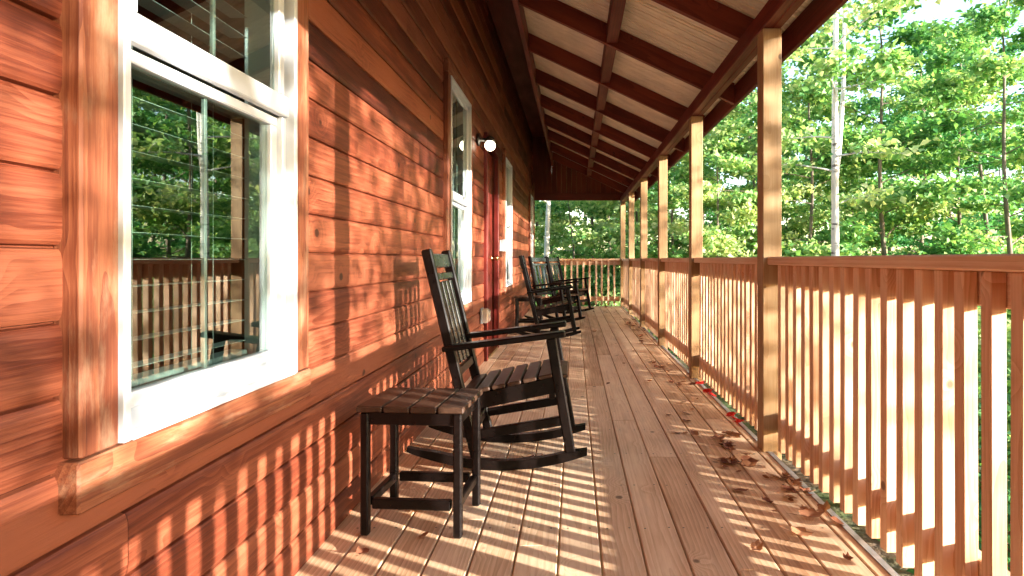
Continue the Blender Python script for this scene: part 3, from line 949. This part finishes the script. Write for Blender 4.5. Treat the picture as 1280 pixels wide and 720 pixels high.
GZ = -1.35
VAR = [tree_meshes(9.0, 2.2, 0.10, 9000, 0.14, 0.075, 'bark', 'leaf'),
       tree_meshes(7.5, 2.0, 0.08, 8500, 0.135, 0.06, 'bark', 'leaf'),
       tree_meshes(10.5, 2.4, 0.16, 9800, 0.15, 0.09, 'bark', 'leafdark', nbr=30),
       tree_meshes(6.0, 1.8, 0.08, 7000, 0.13, 0.045, 'bark', 'leaf', nbr=22),
       tree_meshes(12.0, 2.5, 0.18, 9800, 0.155, 0.10, 'bark', 'leafdark', nbr=32)]
BIRCH = [tree_meshes(10.5, 1.6, 0.30, 3000, 0.12, 0.078, 'paletrunk', 'leaf', lean=0.012, nbr=20, fork=True),
         tree_meshes(9.5, 1.5, 0.35, 3200, 0.12, 0.085, 'paletrunk', 'leaf', lean=0.015, nbr=18)]
def shrub_meshes(h, r, n, ls, leaf='leaf'):
    tk = MB(); P = []; NN = []
    for k in range(11):
        az = k * 2.4; e = Vector((math.cos(az) * r * random.uniform(.4, 1), math.sin(az) * r * random.uniform(.4, 1), h * random.uniform(.6, 1)))
        c = Vector((math.cos(az) * .06, math.sin(az) * .06, 0))
        mid = c.lerp(e, .5) + Vector((0, 0, .12 * h))
        tk.tube([c, mid, e], [.014, .01, .004], 5, cap=False)
        per = n // 11
        s = rng.random(per)
        base = np.array(mid)[None] * (1 - s[:, None]) + np.array(e)[None] * s[:, None]
        P.append(base + rng.normal(size=(per, 3)) * np.array([.2, .2, .14]) * r)
        NN.append(rng.normal(size=(per, 3)) * .6 + np.array([0, 0, .7]))
    P = np.concatenate(P); NN = np.concatenate(NN)
    P[:, 2] = np.maximum(P[:, 2], 0.03)
    cm = leaves_mesh('crown', P, NN, ls * rng.uniform(.6, 1.35, len(P)), np.clip(0.42 + rng.normal(size=len(P)) * .2, .02, .98), leaf)
    return tk.mesh('stem', 'bark', smooth=True, recalc=False), cm
SHR = [shrub_meshes(1.5, 0.9, 2600, 0.085), shrub_meshes(1.1, 0.8, 2200, 0.075, 'leafdark'), shrub_meshes(2.2, 1.1, 3600, 0.09)]

def at_px(p, Y): return (p - 718.0) * Y / 750.0
b = tree_thing(BIRCH[0], 'birch_tree', 'pale slender birch with white forked trunk rising beyond the nearest railing', (at_px(1046, 9.5), 9.5, GZ), 0.6)
tree_thing(BIRCH[1], 'birch_tree', 'thin white birch trunk beyond the far end of the porch near the wall corner', (at_px(684, 14.6), 14.6, GZ), 2.0)
trees = [  # px, Y, variant, scale
    (1005, 14.0, 1, 1.0), (1110, 13.5, 0, 1.0), (1205, 14.5, 1, 1.05), (1270, 12.6, 0, 0.95),
    (905, 13.5, 3, 0.95), (955, 16.5, 0, 1.0), (850, 14.5, 1, 0.9), (1150, 17.5, 2, 0.95), (1060, 16.5, 3, 1.1),
    (800, 16.5, 3, 1.1), (745, 18.5, 0, 0.95), (690, 21.0, 1, 1.2), (765, 22.0, 0, 1.1), (640, 20.0, 1, 1.1), (715, 15.8, 3, 0.85),
    (1240, 19.0, 2, 1.0), (870, 20.0, 1, 1.1), (930, 24.0, 4, 1.0), (1020, 22.0, 0, 1.0),
    (1110, 25.0, 0, 1.1), (1190, 24.0, 2, 1.0), (820, 26.0, 4, 1.1), (600, 26.0, 4, 1.0), (670, 28.0, 4, 1.1),
    (730, 30.0, 2, 1.2), (890, 30.0, 2, 1.2), (990, 32.0, 4, 1.0), (1080, 33.0, 1, 1.3), (1160, 34.0, 3, 1.5), (1250, 31.0, 1, 1.3), (1300, 26.0, 3, 1.3),
]
tl = 'leafy green woodland tree in the dense stand beyond the porch railing'
special = {0: 'tree with dark slim stems directly right of the biggest porch post', 3: 'sunlit yellow green tree at the right edge above the railing',
           7: 'deep green tree standing behind the pale birch on its right', 10: 'deep green tree filling the gap beyond the end railing'}
for i, (p, Y, v, s) in enumerate(trees):
    tree_thing(VAR[v], 'woodland_tree', special.get(i, tl), (at_px(p, Y), Y, GZ - 0.1), random.uniform(0, 6.28), s * random.uniform(.95, 1.08), 'woodland trees beyond the porch')
for (x, y, v) in ((1.5, -11.5, 0), (4.5, -10.5, 1), (7.5, -9.5, 0), (-2.0, -12.0, 2), (3.0, -14.0, 2), (10.5, -10.5, 2)):  # unseen trees, added to hold back sky light from behind the camera
    tree_thing(VAR[v], 'woodland_tree', 'unseen woodland tree added behind the viewer to cut the sky light', (x, y, GZ - .1), random.uniform(0, 6), 1.1, 'trees added behind the viewer')
# undergrowth close to the railing, seen between the balusters
k = 0
for (x, y, v, s) in ((2.6, 3.6, 1, 1.0), (3.4, 4.6, 0, 1.0), (2.8, 5.6, 1, 1.1), (4.3, 5.4, 2, .9), (3.0, 7.0, 0, 1.0), (4.8, 7.0, 0, 1.15), (2.6, 8.6, 1, 1.1),
                     (4.2, 8.8, 2, .9), (6.2, 8.2, 0, 1.2), (3.2, 10.3, 0, 1.1), (2.4, 12.0, 1, 1.0), (1.2, 14.0, 0, 1.1), (0.0, 13.6, 1, 1.0), (-1.2, 14.4, 0, 1.1), (0.6, 16.0, 2, .9),
                     (2.4, 15.0, 2, 1.0), (5.4, 6.2, 1, 1.2), (3.8, 3.4, 1, 1.1), (5.6, 10.5, 2, 1.0), (-0.6, 16.5, 2, 1.0)):
    t = thing('undergrowth_shrub', 'low leafy shrub on the forest floor below the railing', 'shrub', (x, y, GZ), random.uniform(0, 6.28), 'shrubs below the porch')
    link('stem', SHR[v][0], t); link('crown', SHR[v][1], t); t.scale = (s, s, s)

# ------------------------------------------------------------------ shade trees up-sun of the porch (outside the view), crowns shaped to dapple the sun
U = np.array([0.479, 0.878, 0.0])
S = np.array(SUN); Vv = np.cross(S, U); Vv = Vv if Vv[2] > 0 else -Vv
def lit(u, v):
    """share of sun the shaped crowns let through (0 closed .. 1 open)"""
    col_ = 0.5 + 0.5 * math.sin(u * 19.0 + 1.3 * math.sin(u * 7.0 + v))      # upright streaks of sun and shade, shaped into the crowns
    if u < 0.45: return 0.12 if v < 1.2 else 0.3
    if u < 1.2: return (0.5 if 0.8 < v else 0.85) if v < 1.0 else (0.85 if (v > 1.45 and u < 0.75) else 0.07)
    if u < 2.1: return 0.9 if v < 0.85 else (0.25 + 0.55 * col_ if v < 1.95 else 0.15)
    if u < 2.35 and v < 0.9: return 0.92
    if u < 2.6: return 0.35 if v < 0.5 else (0.45 if v < 0.9 else (0.1 + 0.3 * col_ if v < 1.6 else 0.45))
    if 2.9 < u < 3.35 and v > 0.9: return 0.08
    if u < 3.1: return 0.25 if v < 0.5 else (0.4 if v < 1.0 else 0.15)
    if u < 4.2: return 0.25 if v < 0.4 else (0.6 if v < 1.0 else 0.35)
    if u < 7.2: return 0.2 if v < 0.4 else 0.35 + 0.5 * col_
    return 0.25
P = []
for _ in range(3400):
    u = random.uniform(-2.2, 11.5); v = random.uniform(-0.3, 2.6)
    if random.random() < lit(u, v): continue
    dd = random.uniform(7.0, 10.0)
    c = U * u + Vv * v + S * dd
    n = random.randint(10, 22); r = random.uniform(0.04, 0.10)
    P.append(c[None] + rng.normal(size=(n, 3)) * np.array([r, r, r * 2.0]))
P = np.concatenate(P)
which = np.clip(((P @ U) + 2.2) // 3.5, 0, 3).astype(int)
for w in range(4):
    Q = P[which == w]
    if not len(Q): continue
    c = Q.mean(axis=0); base = Vector((c[0], c[1], GZ))
    Ql = Q - np.array(base)
    me = leaves_mesh('crown', Ql, rng.normal(size=Ql.shape), 0.085 * rng.uniform(.6, 1.3, len(Ql)), np.clip(rng.normal(size=len(Ql)) * .2 + .4, 0, 1), 'shadeleaf')
    tk = MB(); tk.tube([(0, 0, 0), (0.05, 0.02, 2.5), (0, 0, 5.0)], [.035, .03, .012], 8)
    t = thing('shade_tree', 'unseen tree between the sun and the porch, crown shaped to dapple its light', 'tree', base, 0, 'shade trees up-sun of the porch')
    link('trunk', tk.mesh('trunk', 'bark', smooth=True, recalc=False), t); link('crown', me, t)

# ------------------------------------------------------------------ fallen leaves on the boards
def dry_leaf(seed):
    r_ = random.Random(seed); m = MB()
    n = 12; vs = [(0, 0, 0)]
    ring = []
    for k in range(n):
        a = 2 * math.pi * k / n
        rr = 0.036 * (0.62 + 0.38 * abs(math.cos(2.5 * a))) * r_.uniform(.8, 1.15)
        x, y = rr * 1.25 * math.cos(a), rr * 0.85 * math.sin(a)
        ring.append((x, y, 0.3 * abs(y) + 5.0 * x * x * r_.uniform(.4, 1.4) + r_.uniform(0, .008)))
    vs += ring
    fs = [(0, 1 + k, 1 + (k + 1) % n) for k in range(n)]
    m.add(vs, fs)
    m.tube([(-0.04, 0, .006), (-0.06, .004, .012), (-0.075, .002, .018)], [.0012, .001, .0008], 4)
    return m
DL = [dry_leaf(i).mesh('fallen_leaf', 'dry', recalc=False) for i in range(5)]
RL = dry_leaf(9).mesh('fallen_leaf', 'redleaf', recalc=False)
leaf_spots = []
def px_floor(x, y):
    Y = 750 * H / (y - 324.0)
    return ((x - 718) * Y / 750, Y)
for (x, y, n, sp) in ((925, 582, 13, .05), (908, 553, 11, .05), (985, 606, 9, .06), (1010, 625, 7, .07), (968, 600, 5, .05), (850, 482, 6, .06), (862, 512, 3, .05),
                      (855, 540, 3, .06), (820, 455, 6, .1), (800, 412, 12, .16), (788, 402, 12, .2), (805, 425, 8, .12), (775, 393, 8, .22), (835, 466, 5, .08), (760, 388, 7, .3)):
    X, Y = px_floor(x, y)
    for _ in range(n):
        leaf_spots.append((X + random.gauss(0, sp * .6), Y + random.gauss(0, sp * 1.6)))
for (x, y) in ((518, 642), (530, 673), (578, 610), (660, 575), (905, 585), (946, 687), (968, 640), (872, 500), (835, 520), (760, 480), (700, 460), (884, 468), (1035, 640), (1000, 668),
               (958, 628), (780, 455), (812, 478), (770, 430), (742, 415), (792, 440), (452, 694), (1060, 700), (925, 615), (868, 545)):
    leaf_spots.append(px_floor(x, y))
for (X, Y) in leaf_spots:
    X = min(max(X, -0.78), 0.95)
    o = link('fallen_leaf', random.choice(DL), None, (X, Y, 0.004 + random.uniform(0, .004)))
    s = random.choice((random.uniform(.35, .6), random.uniform(.5, .85), random.uniform(.8, 1.15)))
    o.scale = (s, s, s * random.uniform(.25, 1.1)); o.rotation_euler = (random.uniform(-.25, .25), random.uniform(-.25, .25), random.uniform(0, 6.28))
    tag(o, 'dry curled brown leaf fallen on the porch boards', 'fallen leaf', 'dry leaves on the porch boards')
for (x, y) in ((892, 492), (896, 497), (928, 522), (934, 528), (938, 531), (882, 482)):
    X, Y = px_floor(x, y)
    o = link('fallen_leaf', RL, None, (min(X, 0.955), Y, 0.012)); o.rotation_euler = (random.uniform(-.5, .5), random.uniform(-.4, .4), random.uniform(0, 6))
    tag(o, 'bright red leaf lying at the deck edge beneath the railing', 'fallen leaf', 'red leaves at the deck edge')

# ------------------------------------------------------------------ ground
g = MB(); n = 60; half = 160.0
vs = []
for i in range(n + 1):
    for k in range(n + 1):
        a = (i / n * 2 - 1); bb = (k / n * 2 - 1)
        x = half * math.copysign(abs(a) ** 2.2, a); y = half * math.copysign(abs(bb) ** 2.2, bb)
        rr = math.hypot(x, y)
        zz = GZ + 0.10 * math.sin(x * .7 + 1) * math.cos(y * .6) + (0.0 if rr < 30 else 0.02 * (rr - 30))
        if x < -0.5: zz = min(zz, GZ + .05)
        vs.append((x, y, zz))
g.add(vs, [(i * (n + 1) + k, (i + 1) * (n + 1) + k, (i + 1) * (n + 1) + k + 1, i * (n + 1) + k + 1) for i in range(n) for k in range(n)])
tag(g.build('ground', 'ground', smooth=True, recalc=False), kind='structure')

# ------------------------------------------------------------------ light and camera
w = bpy.data.worlds.new('World'); sc.world = w; w.use_nodes = True
nt = w.node_tree
bg = nt.nodes['Background']
sky = nt.nodes.new('ShaderNodeTexSky'); sky.sky_type = 'NISHITA'; sky.sun_disc = False
sky.sun_elevation = EL; sky.sun_rotation = math.atan2(SUN.x, SUN.y)
sky.air_density = 1.0; sky.dust_density = 1.0
nt.links.new(sky.outputs[0], bg.inputs[0]); bg.inputs[1].default_value = 0.15
sl = bpy.data.lights.new('sun', 'SUN'); sl.energy = 4.2; sl.angle = R(0.5); sl.color = (1.0, 0.94, 0.85)
so = bpy.data.objects.new('sun', sl); COL.objects.link(so)
so.rotation_euler = SUN.to_track_quat('Z', 'Y').to_euler(); so.location = SUN * 40

cam = bpy.data.cameras.new('camera'); co = bpy.data.objects.new('camera', cam); COL.objects.link(co)
co.location = (0, 0, H); co.rotation_euler = (R(90), 0, 0)
cam.sensor_width = 36; cam.lens = 750 / 1280 * 36
cam.shift_x = -(718 - 640) / 1280; cam.shift_y = -(360 - 324) / 1280
cam.clip_start = 0.02; cam.clip_end = 1000
sc.camera = co

sc.view_settings.view_transform = 'Standard'; sc.view_settings.look = 'None'
sc.view_settings.exposure = 2.6; sc.view_settings.gamma = 1.0
sc.view_settings.use_curve_mapping = False
sc.cycles.max_bounces = 8; sc.cycles.diffuse_bounces = 5; sc.cycles.glossy_bounces = 3; sc.cycles.transparent_max_bounces = 10
sc.cycles.transmission_bounces = 4; sc.cycles.sample_clamp_indirect = 8.0
sc.cycles.use_denoising = True
